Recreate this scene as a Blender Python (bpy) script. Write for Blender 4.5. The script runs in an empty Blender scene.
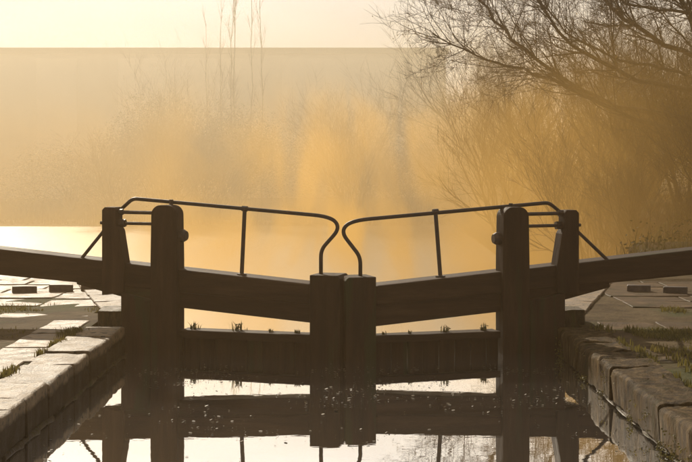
import bpy, bmesh, math, random
from mathutils import Vector, Matrix, noise

random.seed(11)
S = bpy.context.scene
COL = S.collection
R = math.radians

# ------------------------------------------------------------------ camera
cam = bpy.data.cameras.new("camera")
cam.sensor_width = 36.0
cam.lens = 67.6
cam.shift_y = -0.0983
cam.clip_start = 0.05
cam.clip_end = 2000
cam_o = bpy.data.objects.new("camera", cam)
cam_o.location = (0, 0, 1.92)
cam_o.rotation_euler = (R(90), 0, 0)
COL.objects.link(cam_o)
S.camera = cam_o

# ------------------------------------------------------------------ sky and sun
SUN_EL, SUN_AZ = 26.0, 18.0          # elevation, degrees to the left of straight ahead
W = bpy.data.worlds.new("World")
S.world = W
W.use_nodes = True
W.cycles.sampling_method = 'MANUAL'
W.cycles.sample_map_resolution = 256
wn, wl = W.node_tree.nodes, W.node_tree.links
wn.clear()
sky = wn.new("ShaderNodeTexSky")
sky.sky_type = 'NISHITA'
sky.sun_disc = False
sky.sun_elevation = R(SUN_EL)
sky.sun_rotation = R(-SUN_AZ)
sky.air_density = 1.0
sky.dust_density = 3.0
sky.ozone_density = 1.0
bw = wn.new("ShaderNodeRGBToBW")
tint = wn.new("ShaderNodeMix"); tint.data_type = 'RGBA'; tint.blend_type = 'MULTIPLY'
tint.inputs[0].default_value = 1.0
tint.inputs[7].default_value = (1.0, 0.99, 0.95, 1)
tc = wn.new("ShaderNodeTexCoord")
mp = wn.new("ShaderNodeMapping"); mp.inputs['Scale'].default_value = (2.2, 2.2, 9.0)
cn = wn.new("ShaderNodeTexNoise"); cn.inputs['Scale'].default_value = 1.6; cn.inputs['Detail'].default_value = 3
cr = wn.new("ShaderNodeMapRange"); cr.inputs['From Min'].default_value = 0.35; cr.inputs['From Max'].default_value = 0.68
cr.inputs['To Min'].default_value = 1.08; cr.inputs['To Max'].default_value = 0.82
cl = wn.new("ShaderNodeMix"); cl.data_type = 'RGBA'; cl.blend_type = 'MULTIPLY'; cl.inputs[0].default_value = 1.0
bg = wn.new("ShaderNodeBackground"); bg.inputs['Strength'].default_value = 0.095
wo = wn.new("ShaderNodeOutputWorld")
wl.new(sky.outputs[0], bw.inputs[0])
even = wn.new("ShaderNodeMath"); even.operation = 'POWER'; even.inputs[1].default_value = 0.42
gain = wn.new("ShaderNodeMath"); gain.operation = 'MULTIPLY'; gain.inputs[1].default_value = 3.4
wl.new(bw.outputs[0], even.inputs[0]); wl.new(even.outputs[0], gain.inputs[0])
wl.new(gain.outputs[0], tint.inputs[6])
wl.new(tc.outputs['Generated'], mp.inputs[0]); wl.new(mp.outputs[0], cn.inputs['Vector'])
wl.new(cn.outputs[0], cr.inputs['Value'])
wl.new(tint.outputs[2], cl.inputs[6]); wl.new(cr.outputs[0], cl.inputs[7])
wl.new(cl.outputs[2], bg.inputs[0]); wl.new(bg.outputs[0], wo.inputs[0])

sun = bpy.data.lights.new("sun", 'SUN')
sun.energy = 5.0
sun.angle = R(0.5)
sun.color = (1.0, 0.87, 0.68)
sun_o = bpy.data.objects.new("sun", sun)
COL.objects.link(sun_o)
sd = Vector((-math.sin(R(SUN_AZ)) * math.cos(R(SUN_EL)), math.cos(R(SUN_AZ)) * math.cos(R(SUN_EL)), math.sin(R(SUN_EL))))
sun_o.rotation_euler = sd.to_track_quat('Z', 'Y').to_euler()
sun_o.location = sd * 60

S.view_settings.view_transform = 'Standard'
S.view_settings.look = 'None'
S.view_settings.exposure = -0.35
S.view_settings.gamma = 1.0
S.render.engine = 'CYCLES'
S.cycles.use_denoising = True
S.cycles.max_bounces = 5
S.cycles.use_adaptive_sampling = True
S.cycles.adaptive_threshold = 0.025
S.cycles.adaptive_min_samples = 24
S.cycles.volume_bounces = 1
S.cycles.transparent_max_bounces = 6
S.cycles.caustics_reflective = False
S.cycles.caustics_refractive = False
S.cycles.sample_clamp_indirect = 6.0

# ------------------------------------------------------------------ helpers
class MB:
    """collects vertices and faces of ONE mesh object"""
    def __init__(self): self.v, self.f = [], []
    def add(self, vs, fs):
        n = len(self.v); self.v.extend(vs); self.f.extend([tuple(i + n for i in f) for f in fs])
    def box(self, x0, x1, y0, y1, z0, z1):
        self.add([(x0,y0,z0),(x1,y0,z0),(x1,y1,z0),(x0,y1,z0),(x0,y0,z1),(x1,y0,z1),(x1,y1,z1),(x0,y1,z1)],
                 [(0,3,2,1),(4,5,6,7),(0,1,5,4),(1,2,6,5),(2,3,7,6),(3,0,4,7)])
    def prism(self, prof, y0, y1):
        """profile in (x, z), extruded along y"""
        n = len(prof)
        self.add([(p[0], y0, p[1]) for p in prof] + [(p[0], y1, p[1]) for p in prof],
                 [tuple(range(n)), tuple(range(2*n-1, n-1, -1))] + [(i, i+n, (i+1) % n + n, (i+1) % n) for i in range(n)])
    def tube(self, pts, rad, sides=8, caps=True):
        pts = [Vector(p) for p in pts]
        if not isinstance(rad, (list, tuple)): rad = [rad] * len(pts)
        base = len(self.v); up = None
        for i, p in enumerate(pts):
            t = (pts[min(i+1, len(pts)-1)] - pts[max(i-1, 0)])
            if t.length < 1e-9: t = Vector((0,0,1))
            t.normalize()
            if up is None:
                up = t.orthogonal()
            up = (up - t * up.dot(t))
            if up.length < 1e-6: up = t.orthogonal()
            up.normalize(); w = t.cross(up)
            for k in range(sides):
                a = 2*math.pi*k/sides
                self.v.append(tuple(p + (up*math.cos(a) + w*math.sin(a)) * rad[i]))
        for i in range(len(pts)-1):
            for k in range(sides):
                a, b = base+i*sides+k, base+i*sides+(k+1) % sides
                self.f.append((a, b, b+sides, a+sides))
        if caps:
            self.f.append(tuple(base+k for k in range(sides-1, -1, -1)))
            e = base+(len(pts)-1)*sides
            self.f.append(tuple(e+k for k in range(sides)))
    def mesh(self, name, mat=None, bevel=0, smooth=False, seg=2, fix=True):
        me = bpy.data.meshes.new(name)
        me.from_pydata(self.v, [], self.f)
        if bevel or fix:
            b = bmesh.new(); b.from_mesh(me)
            if fix: bmesh.ops.recalc_face_normals(b, faces=b.faces)
            if bevel:
                es = [e for e in b.edges if len(e.link_faces) == 2 and e.calc_face_angle(0) > 0.5]
                bmesh.ops.bevel(b, geom=es, offset=bevel, segments=seg, profile=0.6, affect='EDGES', clamp_overlap=True)
            b.to_mesh(me); b.free()
        if smooth:
            for p in me.polygons: p.use_smooth = True
        if mat: me.materials.append(mat)
        return me
    def obj(self, name, mat=None, parent=None, **k):
        return link(name, self.mesh(name, mat, **k), parent)

def link(name, me, parent=None):
    o = bpy.data.objects.new(name, me); COL.objects.link(o)
    if parent: o.parent = parent
    return o
def tag(o, label, cat, group=None):
    o["label"] = label; o["category"] = cat
    if group: o["group"] = group
    return o
def empty(name, loc=(0,0,0), rz=0):
    o = bpy.data.objects.new(name, None); COL.objects.link(o)
    o.location = loc; o.rotation_euler = (0, 0, rz); o.empty_display_size = 0.2
    return o
def structure(o): o["kind"] = "structure"; return o
def stuff(o, label=None, cat=None):
    o["kind"] = "stuff"
    if label: o["label"] = label
    if cat: o["category"] = cat
    return o
def sm(a, b, x):
    t = min(1, max(0, (x-a)/(b-a))); return t*t*(3-2*t)
def fbm(x, y, z=0.0, o=3): return noise.fractal(Vector((x, y, z)), 1.0, 2.0, o)

def mat(name, cols, scale=4.0, rough=0.8, bump=0.3, bscale=None, stretch=(1,1,1), detail=4, spec=0.5, rough_var=0.0, bdist=0.02, trans=0.0, moss=None, side_shade=None):
    m = bpy.data.materials.new(name); m.use_nodes = True
    n, l = m.node_tree.nodes, m.node_tree.links
    p = n['Principled BSDF']
    tc = n.new('ShaderNodeTexCoord'); mp = n.new('ShaderNodeMapping'); mp.inputs['Scale'].default_value = stretch
    oi = n.new('ShaderNodeObjectInfo')
    ad = n.new('ShaderNodeVectorMath'); ad.operation = 'ADD'
    sc = n.new('ShaderNodeVectorMath'); sc.operation = 'SCALE'; sc.inputs[3].default_value = 17.0
    l.new(tc.outputs['Object'], mp.inputs[0])
    cx = n.new('ShaderNodeCombineXYZ')
    for i in range(3): l.new(oi.outputs['Random'], cx.inputs[i])
    l.new(cx.outputs[0], sc.inputs[0]); l.new(mp.outputs[0], ad.inputs[0]); l.new(sc.outputs[0], ad.inputs[1])
    nz = n.new('ShaderNodeTexNoise'); nz.inputs['Scale'].default_value = scale; nz.inputs['Detail'].default_value = detail
    nz.inputs['Roughness'].default_value = 0.62
    l.new(ad.outputs[0], nz.inputs['Vector'])
    rp = n.new('ShaderNodeValToRGB'); e = rp.color_ramp.elements
    while len(e) < len(cols): e.new(0.5)
    for i, c in enumerate(cols):
        e[i].position = 0.28 + 0.44*i/max(1, len(cols)-1); e[i].color = (*c, 1)
    l.new(nz.outputs[0], rp.inputs[0])
    out = rp.outputs[0]
    # small per-object shift in value
    hv = n.new('ShaderNodeHueSaturation')
    vr = n.new('ShaderNodeMapRange'); vr.inputs['To Min'].default_value = 0.82; vr.inputs['To Max'].default_value = 1.18
    l.new(oi.outputs['Random'], vr.inputs['Value']); l.new(vr.outputs[0], hv.inputs['Value']); l.new(out, hv.inputs['Color'])
    out = hv.outputs[0]
    if moss:
        n2 = n.new('ShaderNodeTexNoise'); n2.inputs['Scale'].default_value = moss[1]; n2.inputs['Detail'].default_value = 4
        l.new(ad.outputs[0], n2.inputs['Vector'])
        mr = n.new('ShaderNodeMapRange'); mr.inputs['From Min'].default_value = moss[2]; mr.inputs['From Max'].default_value = moss[2]+0.12
        l.new(n2.outputs[0], mr.inputs['Value'])
        mx = n.new('ShaderNodeMix'); mx.data_type = 'RGBA'; mx.inputs[7].default_value = (*moss[0], 1)
        l.new(mr.outputs[0], mx.inputs[0]); l.new(out, mx.inputs[6]); out = mx.outputs[2]
    if side_shade:      # shade of the sides painted in, dark and dull below the worn top edge
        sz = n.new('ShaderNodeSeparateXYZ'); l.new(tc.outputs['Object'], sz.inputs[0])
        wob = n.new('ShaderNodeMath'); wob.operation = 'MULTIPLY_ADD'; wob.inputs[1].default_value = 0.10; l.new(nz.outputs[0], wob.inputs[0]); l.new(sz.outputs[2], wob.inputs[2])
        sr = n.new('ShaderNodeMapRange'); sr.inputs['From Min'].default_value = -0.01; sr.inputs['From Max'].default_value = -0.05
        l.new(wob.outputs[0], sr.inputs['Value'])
        sx = n.new('ShaderNodeMix'); sx.data_type = 'RGBA'; sx.inputs[7].default_value = (*side_shade, 1)
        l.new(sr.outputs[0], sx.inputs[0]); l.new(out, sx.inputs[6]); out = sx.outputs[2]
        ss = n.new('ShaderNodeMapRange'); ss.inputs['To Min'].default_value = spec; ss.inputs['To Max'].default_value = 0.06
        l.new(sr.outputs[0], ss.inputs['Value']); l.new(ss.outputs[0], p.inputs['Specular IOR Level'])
    l.new(out, p.inputs['Base Color'])
    p.inputs['Roughness'].default_value = rough
    if rough_var:
        r2 = n.new('ShaderNodeMapRange'); r2.inputs['From Min'].default_value = 0.3; r2.inputs['From Max'].default_value = 0.7
        r2.inputs['To Min'].default_value = rough-rough_var; r2.inputs['To Max'].default_value = rough+rough_var
        l.new(nz.outputs[0], r2.inputs['Value']); l.new(r2.outputs[0], p.inputs['Roughness'])
    p.inputs['Specular IOR Level'].default_value = spec
    if bump:
        bn = n.new('ShaderNodeTexNoise'); bn.inputs['Scale'].default_value = bscale or scale*5; bn.inputs['Detail'].default_value = 4
        bn.inputs['Roughness'].default_value = 0.65
        l.new(ad.outputs[0], bn.inputs['Vector'])
        bp = n.new('ShaderNodeBump'); bp.inputs['Strength'].default_value = bump; bp.inputs['Distance'].default_value = bdist
        l.new(bn.outputs[0], bp.inputs['Height']); l.new(bp.outputs[0], p.inputs['Normal'])
    if trans:
        tr = n.new('ShaderNodeBsdfTranslucent'); ms = n.new('ShaderNodeMixShader'); ms.inputs[0].default_value = trans
        l.new(out, tr.inputs[0]); l.new(p.outputs[0], ms.inputs[1]); l.new(tr.outputs[0], ms.inputs[2])
        l.new(ms.outputs[0], n['Material Output'].inputs[0])
    return m

M_timber = mat('old_timber', [(0.020,0.010,0.005),(0.042,0.021,0.011),(0.075,0.042,0.024)], 2.2, 0.72, 0.6, 9, (0.35,3,3), rough_var=0.12, bdist=0.015, spec=0.2, moss=((0.035,0.04,0.014),1.3,0.6))
M_timber_up = mat('old_upright_timber', [(0.020,0.010,0.005),(0.042,0.021,0.011),(0.07,0.038,0.022)], 2.2, 0.74, 0.6, 9, (3,3,0.35), rough_var=0.12, bdist=0.015, spec=0.2, moss=((0.03,0.035,0.013),1.6,0.58))
M_iron = mat('rusty_iron', [(0.02,0.016,0.013),(0.05,0.03,0.02),(0.10,0.045,0.022)], 14, 0.55, 0.25, 60, bdist=0.004, rough_var=0.15)
M_stone = mat('coping_sandstone', [(0.11,0.070,0.034),(0.24,0.160,0.085),(0.37,0.26,0.15)], 5.5, 0.5, 0.9, 55, rough_var=0.12, bdist=0.022, spec=0.32, moss=((0.04,0.03,0.013),17,0.55), side_shade=(0.045,0.028,0.013))
M_stone_mossy = mat('mossy_sandstone', [(0.022,0.014,0.006),(0.095,0.060,0.025),(0.25,0.165,0.075)], 8, 0.62, 1.0, 40, (1.6,1.6,0.45), bdist=0.025, spec=0.06, moss=((0.060,0.043,0.012),7,0.53))
M_stone_wet = mat('mossy_wall_stone', [(0.03,0.02,0.009),(0.085,0.056,0.025),(0.17,0.115,0.055)], 5, 0.55, 1.0, 18, (2.2,2.2,0.55), rough_var=0.18, bdist=0.03, spec=0.2, moss=((0.06,0.06,0.015),5,0.52))
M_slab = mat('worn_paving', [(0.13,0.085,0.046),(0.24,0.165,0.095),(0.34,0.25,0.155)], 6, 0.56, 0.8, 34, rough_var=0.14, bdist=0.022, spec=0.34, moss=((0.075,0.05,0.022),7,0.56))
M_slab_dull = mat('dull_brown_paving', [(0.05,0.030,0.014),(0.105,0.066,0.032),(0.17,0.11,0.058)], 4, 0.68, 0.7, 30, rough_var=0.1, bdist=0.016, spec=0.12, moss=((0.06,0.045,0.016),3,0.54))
M_brick = mat('blue_kick_brick', [(0.05,0.04,0.035),(0.10,0.075,0.06),(0.16,0.12,0.09)], 8, 0.6, 0.5, 40, bdist=0.01)
M_soil = mat('trodden_earth', [(0.05,0.032,0.015),(0.10,0.068,0.032),(0.14,0.10,0.05)], 2.6, 0.9, 0.8, 14, bdist=0.03, spec=0.1, moss=((0.075,0.075,0.025),0.8,0.52))
M_grass = mat('winter_grass', [(0.08,0.07,0.018),(0.17,0.14,0.035),(0.27,0.21,0.06)], 3.0, 0.6, 0, trans=0.45)
M_weed = mat('weed_leaves', [(0.035,0.04,0.012),(0.08,0.075,0.025),(0.14,0.11,0.04)], 9.0, 0.6, 0, trans=0.4)
M_bramble = mat('bramble_leaves', [(0.05,0.05,0.018),(0.11,0.09,0.03),(0.2,0.14,0.05)], 1.5, 0.75, 0, spec=0.15, trans=0.45)
M_bark = mat('dark_bark', [(0.03,0.022,0.015),(0.06,0.045,0.03),(0.09,0.07,0.045)], 6, 0.85, 0.6, 20, (2,2,0.5), bdist=0.02)
M_twig = mat('bare_twigs', [(0.05,0.035,0.02),(0.085,0.06,0.032),(0.12,0.085,0.045)], 2, 0.7, 0)
M_leaf = mat('last_leaves', [(0.10,0.07,0.02),(0.18,0.12,0.035),(0.28,0.19,0.06)], 2, 0.85, 0, spec=0.1, trans=0.5)
M_ivy = mat('ivy_leaves', [(0.02,0.024,0.008),(0.045,0.045,0.015),(0.08,0.07,0.025)], 2, 0.85, 0, spec=0.08, trans=0.25)
M_float = mat('floating_debris', [(0.03,0.02,0.01),(0.09,0.065,0.03),(0.2,0.15,0.08)], 3, 0.6, 0, spec=0.3)
M_wall = mat('pale_render', [(0.55,0.48,0.40),(0.62,0.55,0.46),(0.68,0.61,0.52)], 0.3, 0.85, 0.1)
M_roof = mat('roof_edge', [(0.13,0.11,0.09),(0.17,0.15,0.12)], 0.5, 0.8, 0.1)

def water(name, base, bscale, bstr, stretch, rough, ior, film=0.0):
    m = bpy.data.materials.new(name); m.use_nodes = True
    n, l = m.node_tree.nodes, m.node_tree.links; p = n['Principled BSDF']
    p.inputs['Base Color'].default_value = (*base, 1); p.inputs['Roughness'].default_value = rough; p.inputs['IOR'].default_value = ior; p.inputs['Metallic'].default_value = film
    tc = n.new('ShaderNodeTexCoord'); mp = n.new('ShaderNodeMapping'); mp.inputs['Scale'].default_value = stretch
    nz = n.new('ShaderNodeTexNoise'); nz.inputs['Scale'].default_value = bscale; nz.inputs['Detail'].default_value = 4
    bp = n.new('ShaderNodeBump'); bp.inputs['Strength'].default_value = bstr; bp.inputs['Distance'].default_value = 0.05
    l.new(tc.outputs['Object'], mp.inputs[0]); l.new(mp.outputs[0], nz.inputs['Vector']); l.new(nz.outputs[0], bp.inputs['Height']); l.new(bp.outputs[0], p.inputs['Normal'])
    return m
M_water = water('still_canal_water', (0.97,0.97,0.96), 1.4, 0.016, (1,2.2,1), 0.01, 1.4, 0.98)
M_water_low = water('rippled_canal_water', (0.5,0.48,0.42), 1.6, 0.3, (1,2.0,1), 0.34, 1.4, 0.6)

# ------------------------------------------------------------------ ground: one sheet with the canal cut into it
LW, RW = -2.20, 2.10            # inner faces of the upper lock walls
TOP = 0.29                      # coping level
LOW = -2.2                      # water level below the gates
def edge_left(y):
    if y < 13.7: return LW - 0.28
    return -2.05 - 0.29*(y-13.7) - 0.30
def edge_right(y):
    if y < 13.7: return RW + 0.28
    return 2.00 + 0.29*(y-13.7) + 0.30
def gz(x, y):
    base = 0.257 + 0.012*fbm(x*0.7, y*0.7)
    el = edge_left(y); er = edge_right(y)
    bed = -3.6
    if y > 13.7:
        # the bank on the left falls to the pool, the one on the right runs on
        fall_l = sm(20.5, 26.5, y + 0.25*max(0, -x-8))
        fall_l = sm(20.5, 27.0, y)
        left_z = base*(1-fall_l) + bed*fall_l
        far = sm(88, 97, y + 0.04*x + 4*fbm(x*0.12, 2.0))
        left_z = left_z*(1-far) + (-1.2 + 0.25*fbm(x*.05, y*.05))*far
        right_z = 0.3 + 0.45*sm(20, 30, y) + 0.25*fbm(x*0.25, y*0.25) * sm(19, 24, y)
        t = sm(5.0, 7.8, x - 0.02*max(0, y-25)) if y > 24 else None
        if y > 24:
            rz = right_z*t + left_z*(1-t)
            if x < 5: return left_z
            return rz
        if x < el: return left_z
        if x > er: return right_z if y > 18 else base
        return bed
    if x < el or x > er: return base
    return bed
def axis(parts):
    out = []
    for a, b, s in parts:
        n = max(1, round((b-a)/s))
        out += [a + (b-a)*i/n for i in range(n)]
    out.append(parts[-1][1]); return out
xs = axis([(-420,-60,40),(-60,-16,4),(-16,-6,0.8),(-6,6,0.2),(6,16,0.5),(16,60,4),(60,420,40)])
ys = axis([(-60,4,8),(4,26,0.2),(26,46,0.8),(46,110,3),(110,600,45)])
g = MB()
nx = len(xs)
for y in ys:
    for x in xs: g.v.append((x, y, gz(x, y)))
for j in range(len(ys)-1):
    for i in range(nx-1):
        a = j*nx+i; g.f.append((a, a+1, a+1+nx, a+nx))
structure(g.obj('ground', M_soil, fix=False, smooth=False))

w = MB(); w.add([(LW-0.2,-40,0),(RW+0.2,-40,0),(RW+0.2,13.32,0),(LW-0.2,13.32,0)], [(0,1,2,3)])
structure(w.obj('upper_water', M_water, fix=False))
w = MB(); w.add([(-160,12.9,LOW),(12,12.9,LOW),(12,100,LOW),(-160,100,LOW)], [(0,1,2,3)])
structure(w.obj('lower_water', M_water_low, fix=False))

# ------------------------------------------------------------------ lock walls with their coping stones
def stone_mesh(lx, ly, lz, round_side, seed, m, disp=0.012, cut=4):
    """a weathered block, origin at the middle of its top; round_side: x sign of the worn edge"""
    b = bmesh.new(); bmesh.ops.create_cube(b, size=1)
    for v in b.verts: v.co = Vector((v.co.x*lx, v.co.y*ly, v.co.z*lz - lz/2))
    if round_side:
        es = [e for e in b.edges if all(v.co.x*round_side > 0 and v.co.z > -1e-4 for v in e.verts)]
        bmesh.ops.bevel(b, geom=es, offset=0.05 if round_side < 0 else 0.028, segments=4, profile=0.5, affect='EDGES')
    es = [e for e in b.edges if len(e.link_faces) == 2 and e.calc_face_angle(0) > 1.2]
    bmesh.ops.bevel(b, geom=es, offset=0.008, segments=1, affect='EDGES')
    if cut:
        es = [e for e in b.edges if abs((e.verts[0].co-e.verts[1].co).normalized().y) > 0.9 and e.calc_length() > 0.3*ly]
        bmesh.ops.subdivide_edges(b, edges=es, cuts=cut*2, use_grid_fill=True)
        es = [e for e in b.edges if abs((e.verts[0].co-e.verts[1].co).normalized().x) > 0.9 and e.calc_length() > 0.3*lx]
        bmesh.ops.subdivide_edges(b, edges=es, cuts=cut, use_grid_fill=True)
    for v in b.verts:
        q = v.co*7 + Vector((seed*3.1, seed*1.7, seed))
        d = noise.noise_vector(q)*disp + noise.noise_vector(q*0.35)*disp*1.6
        v.co += d + noise.noise_vector(q*3.7)*disp*0.45
    bmesh.ops.recalc_face_normals(b, faces=b.faces)
    me = bpy.data.meshes.new('stone'); b.to_mesh(me); b.free()
    for p in me.polygons: p.use_smooth = True
    me.set_sharp_from_angle(angle=R(32))
    me.materials.append(m); return me

def lock_wall(side, label, joints):
    X = RW if side > 0 else LW
    t = empty('lock_wall', (X, 9.0, 0))
    tag(t, label, 'wall')
    rnd = random.Random(5+side)
    core = MB(); x0, x1 = (X+0.03, X+0.34) if side > 0 else (X-0.34, X-0.03)
    core.box(x0-X, x1-X, -12, 4.1, -3.0, 0.0)
    core.obj('wall_core', M_stone_wet, t)
    for i in range(len(joints)-1):
        a, b = joints[i], joints[i+1]
        wd = 0.40 + rnd.uniform(-.02, .02)
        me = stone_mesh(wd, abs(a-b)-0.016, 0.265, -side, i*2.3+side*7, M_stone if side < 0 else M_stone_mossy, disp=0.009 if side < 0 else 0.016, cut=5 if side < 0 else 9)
        o = link('coping_stone', me, t)
        o.location = (side*wd/2 + rnd.uniform(-.008,.008), (a+b)/2-9.0, TOP + rnd.uniform(-.012,.012))
        o.rotation_euler = (rnd.uniform(-.006,.006), rnd.uniform(-.012,.012), rnd.uniform(-.006,.006))
    # courses of blocks under the coping, down past the water line
    vars_ = [stone_mesh(0.14, 0.44, 0.135, -side, 40+k, M_stone_wet, disp=0.014, cut=2) for k in range(4)]
    for row in range(3):
        y = 12.95 - (0.22 if row % 2 else 0)
        while y > 5.0:
            o = link('wall_block', vars_[rnd.randrange(4)], t)
            o.location = (side*(0.075 + rnd.uniform(0,.02)), y-0.22-9.0, 0.022 - row*0.145)
            y -= 0.455
    return t
lock_wall(1, 'right hand lock wall of rounded mossy coping stones beside the dark water', [12.95,11.85,11.27,10.75,10.29,9.72,8.74,7.7,6.6,5.5])
lock_wall(-1, 'left hand lock wall of flat sunlit coping stones beside the dark water', [12.95,12.2,11.2,10.55,9.62,8.95,8.55,7.6,6.6,5.5])

def wing_wall(side, label):
    t = empty('wing_wall', ((2.0 if side > 0 else -2.05), 13.7, 0)); tag(t, label, 'wall')
    b = MB(); n = 7; L = 6.6
    prof = []
    for i in range(n+1):
        y = L*i/n; prof.append((side*0.29*y, y))
    vs = [(p[0], p[1], z) for p in prof for z in (-3.2, 0.10)] + [(p[0]+side*0.55, p[1], z) for p in prof for z in (-3.2, 0.10)]
    fs = []; m = 2*(n+1)
    for i in range(n):
        a = 2*i
        fs += [(a, a+2, a+3, a+1), (m+a, m+a+1, m+a+3, m+a+2), (a+1, a+3, m+a+3, m+a+1)]
    fs += [(0,1,m+1,m), (2*n, m+2*n, m+2*n+1, 2*n+1)]
    b.add(vs, fs); b.obj('wall_core', M_stone_wet, t)
    ang = math.atan(0.29)
    for i in range(8):
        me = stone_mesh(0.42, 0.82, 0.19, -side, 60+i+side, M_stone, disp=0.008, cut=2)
        o = link('coping_stone', me, t); d = 0.15 + 0.84*i + 0.41
        o.location = (side*(0.29*d*math.cos(ang)+0.2), d*math.cos(ang)-0.1, TOP-0.005); o.rotation_euler = (0,0,-side*ang)
    return t
wing_wall(1, 'right hand stone wing wall flaring away behind the lock gates')
wing_wall(-1, 'left hand stone wing wall flaring away behind the lock gates')

# quoin blocks the gates hang in, standing between the two walls
for side, lab in ((1, 'stone quoin block behind the heel of the right gate'), (-1, 'stone quoin block behind the heel of the left gate')):
    q = link('quoin_block', stone_mesh(0.40, 0.46, 3.4, 0, 90+side, M_stone_wet, disp=0.008, cut=2))
    q.location = (2.26 if side > 0 else -2.36, 13.60, 0.40); tag(q, lab, 'stone block')

# ------------------------------------------------------------------ the gates
ANG = R(17)
MITRE = Vector((-0.03, 12.54, 0))
def gate(side, P, label):
    t = empty('lock_gate', MITRE, ANG if side > 0 else math.pi-ANG)
    tag(t, label, 'lock gate', 'pair of lock gates')
    v = lambda a, b: (a, b) if side > 0 else (-b, -a)      # depth runs away from the camera on both leaves
    sy = 1 if side > 0 else -1
    def timber(name, prof, d0, d1, m, bev=0.012, parent=t):
        b = MB(); y0, y1 = v(d0, d1); b.prism(prof, y0, y1); return b.obj(name, m, parent, bevel=bev)
    # main beam: rises outward
    bt = lambda u: P['bt0'] + P['bts']*(u-0.33) - 0.022
    bb = lambda u: P['bb0'] + 0.060*(u-2.9)
    us = [0.335, 1.0, 2.0, 3.0, 4.2, 5.3]
    timber('balance_beam', [(u, bb(u)) for u in us] + [(u, bt(u)) for u in reversed(us)], 0.0, 0.30, M_timber, 0.018)
    timber('top_rail', [(0.335, P['r0']), (1.70, P['r1']), (2.40, P['r1']+0.10), (2.88, P['r1']+0.205), (2.88, bb(2.88)+0.03), (0.335, bb(0.335)+0.03)], 0.015, 0.275, M_timber, 0.012)
    # mitre post with a chamfered head
    mt = P['mt']
    timber('mitre_post', [(0.018, -1.6), (0.33, -1.6), (0.33, mt), (0.05, mt), (0.018, mt-0.035)], -0.03, 0.29, M_timber_up, 0.01)
    a, b_ = P['tall']
    n = 7; r = 0.10; tz = P['tt']
    head = [(b_ - r + r*math.sin(math.pi/2*k/n), tz - r + r*math.cos(math.pi/2*k/n)) for k in range(n+1)]
    headl = [(a + r - r*math.cos(math.pi/2*k/n), tz - r + r*math.sin(math.pi/2*k/n)) for k in range(n+1)]
    timber('tall_post', [(a-0.01, -1.6)] + [(a-0.008, 0.95)] + headl + head + [(b_+0.008, 0.95), (b_+0.01, -1.6)], -0.05, 0.14, M_timber_up, 0.008)
    timber('heel_post', [(b_+0.014, -1.6), (2.35, -1.6), (2.35, 0.60), (b_+0.014, 0.54)], -0.04, 0.26, M_timber_up, 0.02)
    # vertical planking
    u = 0.345; k = 0; rnd = random.Random(3+side)
    while u < a-0.03:
        w_ = min(0.168, a-0.015-u)
        b = MB(); y0, y1 = v(0.06+rnd.uniform(-.008,.008), 0.13); b.box(u+0.003, u+w_-0.003, y0, y1, -1.5, 0.165+rnd.uniform(-.006,.006)); b.obj('plank', M_timber_up, t, bevel=0.005, seg=1); u += w_
    # rails carrying the planks
    for z0, z1, d0, d1 in ((0.165, P['gt'], 0.0, 0.21), (-0.75, -0.55, 0.132, 0.25)):
        b = MB(); y0, y1 = v(d0, d1); b.box(0.332, a-0.012, y0, y1, z0, z1); b.obj('cross_rail', M_timber, t, bevel=0.012)
    # outer post, wider at its foot
    o0, o1 = P['outer']; oz = P['ot']
    timber('outer_post', [(o0-0.055, 0.60), (o1, 0.57), (o1, oz-0.03), (o1-0.03, oz), (o0+0.05, oz), (o0+0.03, oz-0.03), (o0+0.03, oz-0.19), (o0+0.0, oz-0.24), (o0-0.055, oz-0.56)], -0.03, 0.12, M_timber_up, 0.008)
    # ironwork
    Yc = lambda d: sy*d
    def rod(name, p0, p1, r, d=0.05, sides=10, parent=t, d1=None):
        b = MB(); b.tube([(p0[0], Yc(d), p0[1]), (p1[0], Yc(d if d1 is None else d1), p1[1])], r, sides); return b.obj(name, M_iron, parent, smooth=False)
    rz1, rz2 = P['rods']
    r1 = rod('tie_rod', (b_-0.03, rz1-0.004), (o0+0.05, rz1), 0.019)
    r2 = rod('tie_rod', (b_-0.03, rz2-0.004), (o1+0.055, rz2), 0.017)
    rod('nut', (o0-0.035, rz2), (o0+0.05, rz2), 0.042, sides=6, parent=r2)
    rod('washer', (o0-0.005, rz1), (o0+0.05, rz1), 0.034, sides=6, parent=r1)
    rod('stay_rod', (o1-0.01, P['stay'][1]), (P['stay'][2], bt(P['stay'][2])-0.01), 0.018)
    b = MB(); bx_, bz_ = P['boss']
    b.tube([(a+0.03, Yc(0.05), bz_), (a-0.04, Yc(0.05), bz_), (a-0.075, Yc(0.05), bz_)], [0.065,0.065,0.045], 12); b.obj('boss', M_iron, t)
    # handrail: one bent pipe
    pts = [Vector((p[0]+0.04, 0, p[1])) for p in P['rail']]     # the pipe stands a hand behind the beam's face
    path = [pts[0]]
    for i in range(1, len(pts)-1):
        p0, p1, p2 = pts[i-1], pts[i], pts[i+1]
        d0 = min(P['br'][i-1], (p1-p0).length*0.48); d2 = min(P['br'][i-1], (p2-p1).length*0.48)
        A = p1+(p0-p1).normalized()*d0; B = p1+(p2-p1).normalized()*d2
        for q in range(7):
            s_ = q/6; path.append(A*(1-s_)**2 + p1*2*s_*(1-s_) + B*s_**2)
    path.append(pts[-1])
    b = MB(); b.tube([(p.x, Yc(0.12), p.z) for p in path], 0.0195, 10); hr = b.obj('handrail', M_iron, t, smooth=True)
    ang_ = (P['stan'][0]+0.04, P['stan'][1], P['stan'][2]+0.04)
    b = MB(); b.tube([(ang_[0], Yc(0.12), ang_[1]), (ang_[2], Yc(0.12), bt(ang_[2])+0.004)], 0.021, 10); st = b.obj('stanchion', M_iron, t)
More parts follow.
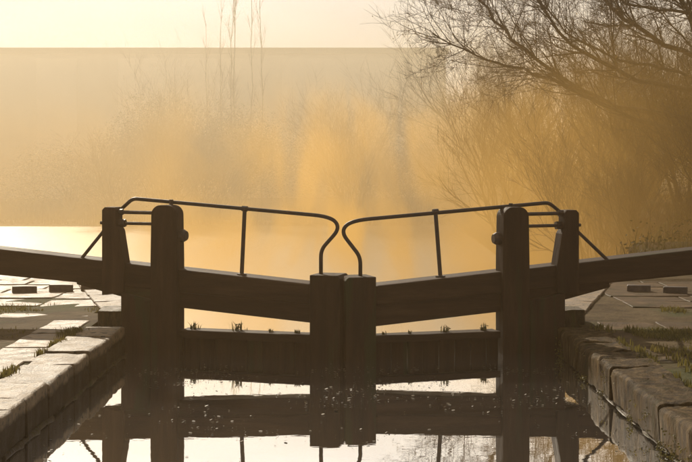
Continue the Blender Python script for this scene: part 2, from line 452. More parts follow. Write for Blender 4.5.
    b = MB(); b.tube([(ang_[2], Yc(0.12), bt(ang_[2])-0.004), (ang_[2], Yc(0.12), bt(ang_[2])+0.014)], 0.05, 10); b.obj('foot_plate', M_iron, st)
    b = MB(); b.tube([(ang_[0]+0.028, Yc(0.12), ang_[1]+0.002), (ang_[0]-0.028, Yc(0.12), ang_[1]-0.002)], 0.028, 10); b.obj('collar', M_iron, hr)
    c0 = P['clip']
    b = MB(); b.tube([(c0[0], Yc(0.10), tz-0.01), (c0[0], Yc(0.10), c0[1]+0.024)], 0.022, 8); b.obj('rail_clip', M_iron, hr)
    return t, bt
gl, btl = gate(-1, dict(bt0=0.763, bts=0.0805, bb0=0.69, r0=0.362, r1=0.463, mt=0.833, tall=(1.732,2.006), tt=1.497, gt=0.245,
    outer=(2.375,2.566), ot=1.470, rods=(1.418,1.306), stay=(2.566,1.255,2.84), boss=(1.69,1.188),
    rail=[(2.395,1.435),(2.251,1.556),(0.115,1.396),(0.025,1.285),(0.222,1.07),(0.222,0.815)], br=[0.05,0.20,0.10,0.07], stan=(1.022,1.464,1.054), clip=(1.852,1.526)),
    'left hand lock gate with balance beam and bent pipe handrail, nearer the sun glare')
gr, btr = gate(1, dict(bt0=0.746, bts=0.0805, bb0=0.685, r0=0.327, r1=0.430, mt=0.815, tall=(1.666,1.940), tt=1.478, gt=0.235,
    outer=(2.318,2.508), ot=1.441, rods=(1.406,1.284), stay=(2.508,1.246,2.87), boss=(1.64,1.159),
    rail=[(2.33,1.415),(2.200,1.514),(0.075,1.357),(-0.025,1.25),(0.175,1.00),(0.175,0.80)], br=[0.05,0.20,0.10,0.07], stan=(0.96,1.435,1.012), clip=(1.808,1.488)),
    'right hand lock gate with balance beam and bent pipe handrail, before the dark trees')

# ------------------------------------------------------------------ paving
rnd = random.Random(21)
def paving(name, label, rows, sm_=None):
    t = structure(empty(name, (0, 0, 0)))
    t["label"] = label
    slabs = {}
    for (x0, x1, y0, y1, sx, syy, lift) in rows:
        y = y0
        while y < y1-0.1:
            h_ = syy*rnd.uniform(0.85, 1.15); x = x0 + rnd.uniform(0, 0.05); key = (0, round(h_*5)/5)
            while x < x1-0.15:
                w_ = sx*rnd.uniform(0.8, 1.2)
                key = (round(w_*5)/5, round(h_*5)/5, rnd.randrange(3))
                if key not in slabs: slabs[key] = stone_mesh(max(0.3,key[0])-0.02, max(0.3,key[1])-0.02, 0.09, 0, key[2]*5+key[0], sm_ or M_slab, disp=0.006, cut=1)
                o = link('paving_slab', slabs[key], t)
                o.location = (x+key[0]/2, y+key[1]/2, TOP-0.022+lift+rnd.uniform(-.007,.007))
                o.rotation_euler = (rnd.uniform(-.008,.008), rnd.uniform(-.008,.008), rnd.uniform(-.012,.012))
                x += max(0.3, key[0])+0.004
            y += max(0.3, key[1])+0.004
    return t
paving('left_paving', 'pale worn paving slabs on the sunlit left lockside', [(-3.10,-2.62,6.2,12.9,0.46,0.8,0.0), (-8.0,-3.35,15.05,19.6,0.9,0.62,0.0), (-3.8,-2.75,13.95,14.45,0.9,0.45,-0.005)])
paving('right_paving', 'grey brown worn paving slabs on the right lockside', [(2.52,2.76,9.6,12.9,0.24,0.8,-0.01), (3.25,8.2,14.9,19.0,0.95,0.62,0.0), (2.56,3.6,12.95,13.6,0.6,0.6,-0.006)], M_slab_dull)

# raised bricks in an arc, for the feet of whoever pushes the beam
kb = [stone_mesh(0.30, 0.11, 0.16, 0, 130+k, M_brick, disp=0.006, cut=1) for k in range(3)]
def kick(side, cx, cy, angs, labels):
    for a, lab in zip(angs, labels):
        o = link('kick_brick', kb[rnd.randrange(3)])
        o.location = (cx+side*3.85*math.sin(R(a)), cy+3.85*math.cos(R(a)), TOP+0.062)
        o.rotation_euler = (0, 0, -side*R(a*0.6)+rnd.uniform(-.08,.08)); tag(o, lab, 'kick brick', 'raised foothold bricks beside the gates')
kick(-1, -2.2, 13.2, [16.5, 22.5, 29.5], ['raised foothold brick on left paving, closest to the left gate post', 'raised foothold brick on left paving, middle of the three', 'raised foothold brick on left paving, nearest the photo edge'])
kick(1, 2.1, 13.2, [25.5, 32.5], ['raised foothold brick on right paving, closer to the right gate post', 'raised foothold brick on right paving, nearest the photo edge'])

# ------------------------------------------------------------------ grass and weeds
def blades(b, x, y, z, n, spread, hmin, hmax, rnd, w_=0.006, lean=0.5):
    for _ in range(n):
        px, py = x+rnd.gauss(0, spread), y+rnd.gauss(0, spread)
        a = rnd.uniform(0, 6.283); h_ = rnd.uniform(hmin, hmax); l_ = rnd.uniform(0, lean)*h_
        dx, dy = math.cos(a), math.sin(a); wx, wy = -dy*w_, dx*w_
        b.add([(px-wx,py-wy,z-0.01),(px+wx,py+wy,z-0.01),(px+dx*l_*.35+wx*.7,py+dy*l_*.35+wy*.7,z+h_*.6),(px+dx*l_*.35-wx*.7,py+dy*l_*.35-wy*.7,z+h_*.6),(px+dx*l_,py+dy*l_,z+h_)],
              [(0,1,2,3),(3,2,4)])
rnd = random.Random(8)
gb = MB()
for _ in range(9000):     # right verge
    x = rnd.uniform(2.72, 5.2); y = rnd.uniform(7.5, 13.35)
    if x < 2.78+0.10*max(0, 12.6-y) or fbm(x*1.3, y*1.3) < -0.3: continue
    if y > 12.95 and x < 3.7: continue
    blades(gb, x, y, 0.255, 4, 0.035, 0.015, 0.05+0.03*max(0,fbm(x*2,y*2)), rnd, 0.004, 1.0)
for _ in range(520):      # tufts at the slab joints
    x = rnd.choice([2.52, 2.78, 2.52]); y = rnd.uniform(8, 12.9)
    if fbm(x*2, y*1.9) < 0.0: continue
    blades(gb, x+rnd.gauss(0,.04), y, 0.27, 4, 0.02, 0.02, 0.07, rnd)
for _ in range(650):
    x = rnd.uniform(2.9, 6.5); y = rnd.gauss(14.6, 0.13)
    if fbm(x*1.7, 3.0) < 0.05: continue
    blades(gb, x, y, 0.26, 3, 0.03, 0.02, 0.06, rnd)
stuff(gb.obj('grass', M_grass, fix=False), 'short tufted grass along the right lockside', 'grass')
gb = MB()
for _ in range(420):
    y = rnd.uniform(9.3, 12.75); x = -2.61 - 0.01*(12.8-y)
    if fbm(x*2, y*2.3, 4) < -0.02: continue
    blades(gb, x+rnd.gauss(0,.022), y, 0.275, 4, 0.016, 0.015, 0.06, rnd)
for _ in range(70): blades(gb, -2.66+rnd.gauss(0,.05), rnd.gauss(12.5,.14), 0.275, 6, 0.03, 0.02, 0.07, rnd, 0.003, 1.3)
for _ in range(900):
    x = rnd.uniform(-6, -2.7); y = rnd.gauss(14.8, 0.22)
    if fbm(x*1.4, y*2, 2) < 0.05: continue
    blades(gb, x, y, 0.262, 3, 0.03, 0.01, 0.035, rnd, 0.004, 1.2)
for _ in range(700):
    x = rnd.uniform(-5, -3.12); y = rnd.uniform(9, 13.0)
    if fbm(x*1.4, y*2, 7) < -0.05: continue
    blades(gb, x, y, 0.25, 3, 0.03, 0.012, 0.05, rnd)
stuff(gb.obj('grass', M_grass, fix=False), 'thin dry grass between the left lockside slabs', 'grass')

def weed(gate_o, side, u, z, size, n, label, seed):
    r_ = random.Random(seed); b = MB()
    blades(b, 0, 0, 0, n, size*0.28, size*0.25, size, r_, 0.006, 1.1)
    for _ in range(n//2):   # little leaves
        a = r_.uniform(0, 6.28); d = r_.uniform(0, size*0.55); zz = r_.uniform(0.1, 0.6)*size; s_ = size*0.16
        c = Vector((math.cos(a)*d, math.sin(a)*d*0.6, zz)); q = Vector((r_.uniform(-1,1), r_.uniform(-1,1), r_.uniform(-.4,.6))).normalized()*s_; k = q.orthogonal().normalized()*s_*0.45
        b.add([tuple(c-q), tuple(c+k), tuple(c+q), tuple(c-k)], [(0,1,2,3)])
    o = b.obj('weed', M_weed, fix=False)
    cs, sn = math.cos(ANG), math.sin(ANG)
    o.location = (MITRE.x + side*u*cs - 0.1*side*sn*(1 if side > 0 else 1), MITRE.y + u*sn + 0.1*cs, z)
    tag(o, label, 'weed', 'weeds growing on the gate top')
weed(gl,-1,1.60,0.245,0.10,16,'spindly weed on left gate rail, hard against the tall post',1)
weed(gl,-1,1.13,0.245,0.11,26,'bushy dark weed on left gate rail, below the handrail stanchion',2)
weed(gl,-1,0.78,0.245,0.05,14,'low weed on left gate rail, between stanchion and mitre post',3)
weed(gl,-1,0.50,0.245,0.05,14,'low weed on left gate rail, nearest the mitre post',4)
weed(gr,1,0.45,0.235,0.04,12,'tiny weed on right gate rail, nearest the mitre post',5)
weed(gr,1,0.72,0.235,0.045,12,'small weed on right gate rail, left of the stanchion',6)
weed(gr,1,1.10,0.235,0.085,22,'spreading weed on right gate rail, just past the stanchion',7)
weed(gr,1,1.52,0.235,0.085,24,'thick weed on right gate rail, hard against the tall post',8)
# moss hanging on the right wall and a tuft at the foot of the left wall
mb = MB()
for _ in range(500):
    y = rnd.uniform(6.5, 12.8); z = rnd.choice([rnd.gauss(0.03,0.02), rnd.gauss(0.12, 0.05)])
    if fbm(y*1.6, z*3, 5) < 0.05: continue
    for k in range(4):
        c = Vector((RW-0.012+rnd.gauss(0,.012), y+rnd.gauss(0,.03), z+rnd.gauss(0,.015))); q = Vector((rnd.uniform(-1,.2), rnd.uniform(-1,1), rnd.uniform(-1.2,.2))).normalized()*rnd.uniform(.008,.02); kk = q.orthogonal().normalized()*0.006
        mb.add([tuple(c-kk), tuple(c+q*.5-kk), tuple(c+q), tuple(c+q*.5+kk), tuple(c+kk)], [(0,1,2,3,4)])
stuff(mb.obj('moss', M_grass, fix=False), 'moss and small ferns hanging from the right lock wall', 'moss')
# leaves and scum on the still water, thickest near the gates
fb = MB(); rnd = random.Random(77)
for _ in range(2300):
    y = 12.2 - abs(rnd.gauss(0, 1.9)) if rnd.random() < 0.75 else rnd.uniform(6.5, 12.4)
    x = rnd.uniform(LW+0.05, RW-0.05)
    if y < 6.2 or y > 12.55 + 0.3*abs(x) : continue
    if fbm(x*1.1, y*0.8, 9) < 0.02 + 0.02*(12-y) + rnd.gauss(0,.12): continue
    s_ = 0.004+0.013*rnd.random()**2.5; a = rnd.uniform(0, 6.28); t_ = rnd.uniform(-.006,.006)
    n = 5; vs = []
    for k in range(n):
        q = a + 6.283*k/n; rr = s_*rnd.uniform(.6, 1.1)*(1.5 if k in (0,) else 1)
        vs.append((x+rr*math.cos(q), y+rr*math.sin(q), 0.004+abs(t_)+t_*math.cos(q-a)))
    fb.add(vs, [tuple(range(n))])
stuff(fb.obj('floating_leaves', M_float, fix=False), 'dead leaves and scum floating on the still water', 'leaves')

# ------------------------------------------------------------------ trees
def grow(b, p, d, L, r, depth, rnd, up=0.15, wig=0.25, kids=5, spread=0.8, shrink=0.62, minr=0.0035, twig=None, droop=0.0, tips=None):
    """a crooked, tapering branch and the branches that leave it; goes to twig once it is thin"""
    n = max(2, min(6, int(L/0.35)+1)); pts = [p.copy()]; q = p.copy(); dd = d.normalized()
    for i in range(n):
        dd = (dd + Vector((rnd.gauss(0,wig), rnd.gauss(0,wig), rnd.gauss(0,wig)))*0.6 + Vector((0,0,up-droop*i/n))*0.4).normalized()
        q = q + dd*(L/n); pts.append(q.copy())
    e = max(minr*0.55, r*0.35)
    rad = [r + (e-r)*i/n for i in range(n+1)]
    tgt = b if (depth > 1 or twig is None) else twig
    tgt.tube(pts, rad, 7 if r > 0.07 else (5 if r > 0.02 else 3), caps=False)
    if depth <= 0:
        if tips is not None: tips.append(pts[-1])
        return
    for k in range(kids):
        t = rnd.uniform(0.25, 1.0); i = min(n-1, int(t*n)); f_ = t*n-i
        base = pts[i].lerp(pts[i+1], f_); tang = (pts[i+1]-pts[i]).normalized()
        o = tang.orthogonal().normalized(); o.rotate(Matrix.Rotation(rnd.uniform(0, 6.283), 3, tang))
        nd = (tang + o*rnd.uniform(0.5, 1.1)*spread).normalized()
        rr = max(minr, (rad[i])*rnd.uniform(0.45, 0.7))
        grow(b, base, nd, L*shrink*rnd.uniform(0.7, 1.2), rr, depth-1, rnd, up, wig, kids, spread, shrink, minr, twig, droop, tips)

def leaves(tips, rnd, frac, size, mat_, name, parent):
    b = MB()
    for p in tips:
        if rnd.random() > frac: continue
        for k in range(rnd.randint(1, 3)):
            c = p + Vector((rnd.gauss(0,.12), rnd.gauss(0,.12), rnd.gauss(0,.12))); q = Vector((rnd.uniform(-1,1), rnd.uniform(-1,1), rnd.uniform(-1,1))).normalized()*size*rnd.uniform(.6,1.3); kk = q.orthogonal().normalized()*size*0.45
            b.add([tuple(c-q), tuple(c+kk), tuple(c+q), tuple(c-kk)], [(0,1,2,3)])
    o = b.obj(name, mat_, parent, fix=False); o['kind'] = 'stuff'; return o

# the big bare tree: low limbs reach left over the water
BT = Vector((9.7, 33.0, 0.4))
def big_tree():
    rnd = random.Random(4)
    t = empty('bare_tree', BT); t.scale = (1.2, 1.2, 1.2); tag(t, 'big bare tree at right with long limbs reaching left over the canal', 'tree')
    tr, tw = MB(), MB(); tips = []
    tp = [Vector(p) for p in ((0,0,-0.4),(0.05,0,1.0),(-0.1,0.1,2.2),(-0.05,0.2,3.6),(0.25,0.2,6.0),(0.2,0.4,9.0))]
    tr.tube(tp, [0.42,0.34,0.29,0.26,0.2,0.1], 12, caps=False)
    limbs = [
        # points relative to the trunk foot: x, y, z ; radius
        ([(-0.1,0.1,1.9),(-1.6,0.2,2.1),(-3.1,-0.1,2.75),(-4.4,-0.3,3.2),(-5.4,-0.5,3.5),(-6.3,-0.6,3.95)], 0.11, 10, 2),
        ([(-0.1,0.1,2.1),(-2.2,0.6,2.5),(-3.7,0.5,3.3),(-4.7,0.3,4.1),(-5.4,0.1,5.0),(-5.9,0.0,6.2)], 0.12, 10, 2),
        ([(-0.05,0.2,2.8),(-2.0,-0.2,3.0),(-3.4,-0.4,3.8),(-4.1,-0.5,4.7),(-4.6,-0.5,6.0)], 0.12, 10, 2),
        ([(-0.05,0.2,3.3),(-1.2,0.5,3.8),(-2.3,0.7,4.6),(-3.0,0.9,5.9),(-3.3,1.0,7.4)], 0.13, 10, 2),
        ([(0.0,0.2,2.4),(-0.7,-0.6,3.3),(-1.1,-1.0,4.3),(-1.9,-1.4,5.6),(-2.5,-1.5,7.2)], 0.15, 10, 2),
        ([(0.0,0.2,2.9),(-1.1,-0.3,3.2),(-2.4,-0.8,3.35),(-3.6,-1.2,3.9),(-4.4,-1.3,4.8)], 0.09, 9, 2),
        ([(0.0,0.2,4.0),(-0.9,-0.2,4.4),(-2.2,-0.4,4.6),(-3.3,-0.5,5.2)], 0.10, 9, 2),
        ([(0.1,0.2,3.4),(1.2,0.3,4.4),(2.2,0.2,5.6),(2.8,0.0,7.0)], 0.14, 8, 2),
        ([(0.1,0.2,2.6),(1.4,-0.2,3.2),(2.8,-0.4,4.2)], 0.12, 8, 2),
        ([(0.2,0.2,5.2),(-0.7,-0.4,6.3),(-1.3,-0.6,8.0)], 0.12, 8, 2),
        ([(0.2,0.3,6.0),(0.9,0.6,7.2),(1.2,0.8,8.8)], 0.11, 8, 2),
    ]
    for pts, r, k, dp in limbs:
        pts = [Vector(p) for p in pts]; sp = []
        for i in range(len(pts)-1):     # smooth and crook the limb
            p0, p1, p2, p3 = pts[max(0,i-1)], pts[i], pts[i+1], pts[min(len(pts)-1,i+2)]
            for q in range(4):
                s_ = q/4
                c = 0.5*((2*p1)+(p2-p0)*s_+(2*p0-5*p1+4*p2-p3)*s_**2+(3*p1-p0-3*p2+p3)*s_**3)
                sp.append(c + Vector((rnd.gauss(0,.035), rnd.gauss(0,.035), rnd.gauss(0,.035))))
        sp.append(pts[-1]); n = len(sp)-1
        r *= 0.5; rad = [r*(1-0.8*i/n) for i in range(n+1)]
        tr.tube(sp, rad, 8, caps=False)
        for j in range(int(k*3.6)):
            t_ = rnd.uniform(0.28, 1.0); i = min(n-1, int(t_*n)); tang = (sp[i+1]-sp[i]).normalized()
            o = tang.orthogonal().normalized(); o.rotate(Matrix.Rotation(rnd.uniform(0, 6.283), 3, tang))
            nd = (tang*0.9 + o*rnd.uniform(0.5,1.0) + Vector((0,0,0.25))).normalized()
            grow(tr, sp[i], nd, rnd.uniform(0.8, 1.9)*(1.15-0.5*t_), max(0.012, rad[i]*0.45), 3 if rnd.random() < 0.75 else 2, rnd, 0.12, 0.3, 4, 0.85, 0.6, 0.0035, tw, 0, tips)
    tr.obj('trunk', M_bark, t, fix=False); tw.obj('crown', M_twig, t, fix=False)
    leaves(tips, rnd, 0.04, 0.028, M_leaf, 'leaf_cluster', t)
big_tree()

# twiggy shrubs: three kinds of mesh, copied
def shrub_meshes(seed, h, w_, stems, kids, depth, leaf):
    rnd = random.Random(seed); tr, tw = MB(), MB(); tips = []
    for s_ in range(stems):
        a = rnd.uniform(0, 6.283); d = Vector((math.cos(a)*w_, math.sin(a)*w_, 1.0))*1.0
        grow(tr, Vector((math.cos(a)*0.2*rnd.random(), math.sin(a)*0.2*rnd.random(), -0.2)), d, h*rnd.uniform(0.5, 0.75), 0.035*h/4, depth, rnd, 0.28, 0.22, kids, 0.75, 0.55, 0.004, tw, 0, tips)
    b = MB()
    for p in tips:
        if rnd.random() < leaf:
            for k in range(2):
                c = p+Vector((rnd.gauss(0,.1), rnd.gauss(0,.1), rnd.gauss(0,.1))); q = Vector((rnd.uniform(-1,1), rnd.uniform(-1,1), rnd.uniform(-1,1))).normalized()*0.024; kk = q.orthogonal().normalized()*0.015
                b.add([tuple(c-q), tuple(c+kk), tuple(c+q), tuple(c-kk)], [(0,1,2,3)])
    return tr.mesh('trunk', M_bark, fix=False), tw.mesh('crown', M_twig, fix=False), (b.mesh('leaf_cluster', M_leaf, fix=False) if b.v else None)
SH = [shrub_meshes(1, 4.6, 0.55, 13, 6, 3, 0.03), shrub_meshes(2, 5.2, 0.42, 13, 6, 3, 0.02), shrub_meshes(3, 3.6, 0.7, 13, 6, 3, 0.06)]
def shrub(kind, x, y, s, rz, label, group='leafless thicket on the right bank', z=None, name='bare_shrub', cat='shrub', sz=None):
    t = empty(name, (x, y, gz(x, y)-0.05 if z is None else z), rz); t.scale = (s, s, sz or s); tag(t, label, cat, group)
    for nm, me in zip(('trunk','crown','leaf_cluster'), SH[kind]):
        if me:
            o = link(nm, me, t)
            if nm == 'leaf_cluster': o['kind'] = 'stuff'
    return t
G = 'leafless thicket on the right bank'
for a in [
    (0, 6.6, 34, 1.0, 0.3, 'twiggy bare shrub at the left end of the right bank thicket, overhanging the canal'),
    (1, 7.9, 36, 1.12, 1.2, 'tall twiggy bare shrub second from the left end of the right thicket'),
    (0, 9.2, 35, 1.22, 2.2, 'tall bare shrub in the middle of the right bank thicket'),
    (1, 10.6, 37, 1.12, 4.0, 'bare shrub right of the middle of the right bank thicket'),
    (2, 9.2, 31, 1.15, 5.2, 'low wide shrub with a few leaves at the front of the right thicket'),
    (2, 6.9, 29.5, 0.80, 0.9, 'low shrub with a few leaves in front of the big tree, nearest the gate post'),
    (0, 12.0, 40, 1.25, 3.1, 'tall bare shrub at the far right of the thicket'),
    (2, 8.6, 25.0, 0.55, 2.6, 'small leafy shrub on the bank at the right photo edge'),
    (1, 9.9, 44, 1.35, 0.1, 'tall dim shrub at the back of the right bank thicket'),
    (1, 7.4, 46, 1.25, 2.0, 'dim shrub at the back of the thicket, behind its left end'),
    (0, 6.9, 55, 1.6, 1.1, 'hazy shrub standing left of the thicket, under the tip of the low limb'),
    (1, 8.3, 74, 2.0, 4.4, 'hazy tall shrub beside the right end of the long building'),
]: shrub(*a)
# dense ivy-grown bushes at the back of the thicket
def ivy_meshes(seed, h, w_, n):
    rnd = random.Random(seed); tr, cr_ = MB(), MB()
    lobes = [(Vector((rnd.gauss(0,w_*.33), rnd.gauss(0,w_*.3), h*rnd.uniform(.22,.8))), w_*rnd.uniform(.25,.5)) for _ in range(13)]
    for c, r_ in lobes: tr.tube([(0,0,-.3), (c.x*.3,c.y*.3,c.z*.5), tuple(c)], [.09,.05,.02], 5, caps=False)
    for _ in range(n):
        c, r_ = rnd.choice(lobes); d = Vector((rnd.gauss(0,1), rnd.gauss(0,1), rnd.gauss(0,1))).normalized()*r_*(rnd.random()**0.45)*rnd.uniform(.8,1.25)
        p = c+d; q = Vector((rnd.uniform(-1,1), rnd.uniform(-1,1), rnd.uniform(-1,.5))).normalized()*rnd.uniform(.03,.07); kk = q.orthogonal().normalized()*rnd.uniform(.025,.045)
        if p.z < 0: continue
        cr_.add([tuple(p-q), tuple(p+kk), tuple(p+q), tuple(p-kk)], [(0,1,2,3)])
    return tr.mesh('trunk', M_bark, fix=False), cr_.mesh('crown', M_ivy, fix=False)
IV = [ivy_meshes(s, 5.2, 4.4, 14000) for s in (1, 2, 3)]
for i, (x, y, s, sz, lab) in enumerate([(9.4, 50, 0.8, 0.8, 'dark ivy bush behind the left end of the right thicket'), (10.9, 47, 0.9, 0.8, 'dark ivy bush behind the middle of the right thicket'),
        (12.6, 45, 1.0, 0.8, 'tall dark ivy bush behind the right end of the thicket'), (10.6, 36, 0.85, 0.75, 'low dark ivy bush in the front right of the thicket'), (15.2, 48, 1.1, 0.9, 'tallest dark ivy bush at the right photo edge')]):
    t = empty('ivy_bush', (x, y, gz(x, y)-0.05), i*1.9); t.scale = (s, s, s*sz); tag(t, lab, 'bush', 'dark ivy bushes behind the thicket')
    link('trunk', IV[i % 3][0], t); link('crown', IV[i % 3][1], t)
for i, (x, y, s, sz, lab) in enumerate([(9.8, 97, 1.75, 1.05, 'dim ivy bush in the mist at the right end of the long building'), (-8.2, 96, 1.6, 0.9, 'dim ivy bush in the mist below the tall saplings'),
        (-14.0, 98, 1.8, 0.85, 'dim ivy bush in the mist left of the saplings'), (-20.5, 97, 1.5, 0.6, 'low dim ivy bush in the mist at the far left'), (1.6, 98, 1.5, 0.75, 'dim ivy bush in the mist in the middle of the far bank')]):
    t = empty('ivy_bush', (x, y, -1.6), i*1.3+0.4); t.scale = (s, s, s*sz); tag(t, lab, 'bush', 'dim ivy bushes on the far bank')
    link('trunk', IV[i % 3][0], t); link('crown', IV[i % 3][1], t)
GB = 'misty shrubs on the far bank'
for a in [
    (1, -9.3, 88, 1.50, 0.4, 'misty bare shrub left of centre, its top at the roof line'),
    (0, -12.0, 87, 1.65, 1.9, 'pale misty shrub on the far bank at left, beside the saplings'),
    (2, -15.8, 90, 2.1, 3.0, 'wide pale misty shrub farthest left on the far bank'),
    (1, 0.5, 86, 1.95, 2.4, 'misty bare shrub standing in the middle of the far bank'),
    (2, 4.6, 86, 1.6, 5.0, 'low misty shrub right of the middle of the far bank'),
    (1, 8.4, 84, 1.9, 3.6, 'misty shrub on the far bank behind the low tree limb'),
]: shrub(*a, group=GB, z=-1.9)

# thin tall saplings against the sky
def sapling_mesh(seed):
    rnd = random.Random(seed); tr, tw = MB(), MB(); pts = []; q = Vector((0,0,-0.3))
    H = 15.5
    for i in range(12):
        pts.append(q.copy()); q = q + Vector((rnd.gauss(0,.06), rnd.gauss(0,.06), H/11))
    rad = [0.05*(1-0.75*i/11) for i in range(12)]; tr.tube(pts, rad, 7, caps=False)
    for k in range(26):
        i = rnd.randint(2, 10); a = rnd.uniform(0, 6.283)
        grow(tw, pts[i].lerp(pts[i+1], rnd.random()), Vector((math.cos(a)*.35, math.sin(a)*.35, 1)), rnd.uniform(0.7, 1.8), 0.014, 1, rnd, 0.35, 0.12, 4, 0.5, 0.6, 0.006, None)
    return tr.mesh('trunk', M_bark, fix=False), tw.mesh('crown', M_twig, fix=False)
SP = [sapling_mesh(s) for s in (5, 6, 7)]
for i, (px, y, s, lab) in enumerate([(206, 80, 0.85, 'leftmost of the tall thin saplings behind the mist'), (222, 78, 0.9, 'tall thin sapling, second from the left of its row'), (232, 79, 1.05, 'tall straight sapling in the middle of its row'),
        (239, 76, 1.05, 'tall straight sapling just right of the middle of its row'), (252, 80, 1.05, 'tall thin sapling, second from the right of its row'), (262, 77, 1.0, 'rightmost of the tall thin saplings behind the mist'), (172, 82, 0.66, 'short lone sapling left of the row of tall saplings')]):
    y += 14; s *= 1.06; t = empty('sapling', ((px-346)/1300*y, y, -1.7), i*1.3); t.scale = (s, s, s); tag(t, lab, 'tree', 'thin saplings on the far bank')
    link('trunk', SP[i % 3][0], t); link('crown', SP[i % 3][1], t)
# round tree tops seen past the roof
for px, y, s, lab in [(186, 100, 2.35, 'round bushy bare tree rising over the roof beside the saplings'), (132, 135, 2.9, 'very pale far tree top just showing over the roof')]:
    t = shrub(0, (px-346)/1300*y, y, s, 1.0, lab, group='far trees by the long roof', z=-1.6, name='bare_tree', cat='tree')

# brambles and rough growth on the bank behind the right beam
bb_ = MB(); rnd = random.Random(31)
for _ in range(7000):
    x = rnd.uniform(3.8, 13); y = rnd.uniform(20.5, 31)
    k = fbm(x*0.6, y*0.6, 3)
    if k < -0.1: continue
    z = gz(x, y) + rnd.random()**1.5*(0.35+0.5*max(0,k))
    c = Vector((x, y, z)); q = Vector((rnd.uniform(-1,1), rnd.uniform(-1,1), rnd.uniform(-.7,.9))).normalized()*rnd.uniform(.02,.05); kk = q.orthogonal().normalized()*0.022
    bb_.add([tuple(c-q), tuple(c+kk), tuple(c+q), tuple(c-kk)], [(0,1,2,3)])
for _ in range(1400):
    x = rnd.uniform(3.8, 13); y = rnd.uniform(19.5, 31)
    blades(bb_, x, y, gz(x, y), 4, 0.06, 0.1, 0.4, rnd, 0.008, 0.8)
stuff(bb_.obj('undergrowth', M_bramble, fix=False), 'rough brambles and grass on the right bank', 'undergrowth')

# reeds along the far side of the pool
rb = MB(); rnd = random.Random(52)
for _ in range(5200):
    x = rnd.uniform(-42, 7); y = 87.5 + rnd.gauss(0, 1.2) - 0.04*x - 4*fbm(x*0.12, 2.0)
    h_ = max(0.15, 0.9 + 1.5*fbm(x*0.45, 5.0))
    blades(rb, x, y, LOW, 1, 0.05, 0.5*h_, 1.2*h_, rnd, 0.02, 0.5)
stuff(rb.obj('reeds', M_bramble, fix=False), 'ragged reeds along the far side of the pool', 'reeds')

# ------------------------------------------------------------------ the long building behind the mist
def building():
    Y = 112.0; x0, x1 = -62.0, 8.6; zt = 11.85; zb = -2.0
    t = empty('long_building', ((x0+x1)/2, Y, zb)); tag(t, 'long pale flat roofed building hazy behind the far bank', 'building')
    cx = (x0+x1)/2
    b = MB(); b.box(x0-cx, x1-cx, 0, 18, 0, zt-zb-0.5); b.obj('wall', M_wall, t)
    b = MB(); b.box(x0-cx-0.25, x1-cx+0.25, -0.25, 18.2, zt-zb-0.5, zt-zb); b.obj('roof', M_roof, t)
    n = 20; wd = (x1-x0)/n
    pm = MB(); pm.box(-wd/2+0.012, wd/2-0.012, -0.03, 0, 0.4, zt-zb-0.9); pme = pm.mesh('cladding_panel', M_wall)
    for i in range(n):
        o = link('cladding_panel', pme, t); o.location = (x0-cx+wd*(i+.5), -0.002, 0)
building()

# ------------------------------------------------------------------ the air
def volume(name, density_nodes, color, aniso, bounds):
    m = bpy.data.materials.new(name); m.use_nodes = True
    n, l = m.node_tree.nodes, m.node_tree.links
    n.remove(n['Principled BSDF'])
    p = n.new('ShaderNodeVolumePrincipled'); p.inputs['Color'].default_value = (*color, 1); p.inputs['Anisotropy'].default_value = aniso
    p.inputs['Density'].default_value = density_nodes if isinstance(density_nodes, float) else 0.0
    if not isinstance(density_nodes, float): l.new(density_nodes(n, l), p.inputs['Density'])
    l.new(p.outputs[0], n['Material Output'].inputs['Volume'])
    b = MB(); b.box(*bounds); o = b.obj(name, m); o["kind"] = "stuff"
    o.display_type = 'WIRE'
    return o, m
volume('haze', 0.0018, (0.97, 0.70, 0.42), 0.62, (-430, 430, -70, 610, -5.0, 16.8))

fm, _ = volume('far_mist', 0.0125, (0.97, 0.90, 0.72), 0.35, (-120, 60, 52, 110, -2.15, 11.2))
fm["label"] = 'pale morning mist in front of the long building'

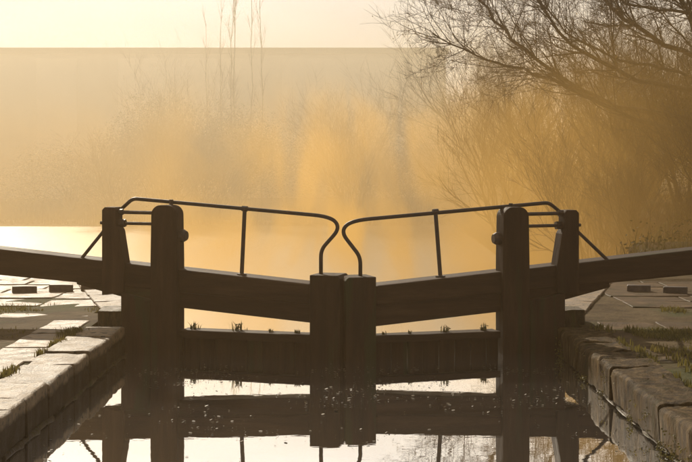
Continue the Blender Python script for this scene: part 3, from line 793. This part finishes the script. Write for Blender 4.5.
def mist_density(n, l):
    geo = n.new('ShaderNodeNewGeometry'); sp = n.new('ShaderNodeSeparateXYZ'); l.new(geo.outputs['Position'], sp.inputs[0])
    def mr(src, a, b, c, d, smooth=True):
        r = n.new('ShaderNodeMapRange'); r.interpolation_type = 'SMOOTHSTEP' if smooth else 'LINEAR'
        r.inputs['From Min'].default_value = a; r.inputs['From Max'].default_value = b; r.inputs['To Min'].default_value = c; r.inputs['To Max'].default_value = d
        l.new(src, r.inputs['Value']); return r.outputs[0]
    def mul(a, b):
        k = n.new('ShaderNodeMath'); k.operation = 'MULTIPLY'; l.new(a, k.inputs[0]); l.new(b, k.inputs[1]); return k.outputs[0]
    mp = n.new('ShaderNodeMapping'); mp.inputs['Scale'].default_value = (0.70, 0.035, 0.24); mp.inputs['Rotation'].default_value = (0, 0.35, 0)
    l.new(geo.outputs['Position'], mp.inputs[0])
    nz = n.new('ShaderNodeTexNoise'); nz.inputs['Scale'].default_value = 1.0; nz.inputs['Detail'].default_value = 3.0; nz.inputs['Distortion'].default_value = 0.5
    l.new(mp.outputs[0], nz.inputs['Vector'])
    billow = mr(nz.outputs[0], 0.43, 0.585, 0.15, 2.35)
    lift = n.new('ShaderNodeMath'); lift.operation = 'MULTIPLY_ADD'; lift.inputs[1].default_value = -0.085; lift.inputs[2].default_value = 1.7
    l.new(sp.outputs['Y'], lift.inputs[0])
    ze = n.new('ShaderNodeMath'); ze.operation = 'ADD'; l.new(sp.outputs['Z'], ze.inputs[0]); l.new(lift.outputs[0], ze.inputs[1])
    top = mr(ze.outputs[0], -1.0, 3.0, 1.0, 0.0)       # the layer stands higher further out over the pool
    near_a = mr(sp.outputs['Y'], 15.0, 27.0, 0.0, 1.0)
    near = near_a
    veil = mul(mul(mr(sp.outputs['Y'], 8.0, 11.0, 0.0, 0.003), mr(sp.outputs['Y'], 14.0, 22.0, 1.0, 0.0)), mul(mr(sp.outputs['X'], -4.0, 3.5, 1.0, 0.35), mr(sp.outputs['Z'], 0.6, 2.6, 1.0, 0.0)))
    far = mr(sp.outputs['Y'], 70.0, 95.0, 1.0, 0.0)
    left = mr(sp.outputs['X'], -12.0, 2.0, 0.35, 1.0)
    right = mr(sp.outputs['X'], 4.0, 10.0, 1.0, 0.5)
    d = mul(mul(mul(billow, top), mul(near, far)), mul(left, right))
    k = n.new('ShaderNodeMath'); k.operation = 'MULTIPLY'; k.inputs[1].default_value = 0.0135; l.new(d, k.inputs[0])
    # steam lying on the pool
    steam = mul(mul(mr(sp.outputs['Z'], -2.0, 0.8, 0.026, 0.0), mr(sp.outputs['X'], -16.0, -6.0, 0.12, 1.0)), mul(mul(near, far), mr(nz.outputs[0], 0.38, 0.62, 0.5, 1.6)))
    # the bank on the right lies under a thicker, lower layer
    bank = mul(mul(mr(sp.outputs['X'], 1.5, 6.0, 0.0, 0.038), mr(sp.outputs['Z'], 3.0, 5.2, 1.0, 0.0)), mul(mr(sp.outputs['Y'], 18.0, 25.0, 0.0, 1.0), mr(sp.outputs['Y'], 36.0, 46.0, 1.0, 0.0)))
    bank = mul(bank, mr(nz.outputs[0], 0.35, 0.65, 0.7, 1.5))
    ad = n.new('ShaderNodeMath'); ad.operation = 'ADD'; l.new(k.outputs[0], ad.inputs[0]); l.new(veil, ad.inputs[1])
    ad2 = n.new('ShaderNodeMath'); ad2.operation = 'ADD'; l.new(ad.outputs[0], ad2.inputs[0]); l.new(bank, ad2.inputs[1])
    ad3 = n.new('ShaderNodeMath'); ad3.operation = 'ADD'; l.new(ad2.outputs[0], ad3.inputs[0]); l.new(steam, ad3.inputs[1])
    return ad3.outputs[0]
mo, mm = volume('mist', mist_density, (0.74, 0.47, 0.145), 0.6, (-45, 32, 6.5, 96, -2.19, 8.6))
mo["label"] = 'golden mist rising off the lower canal behind the gates'
mo.visible_shadow = True

mm.cycles.volume_step_rate = 2.0
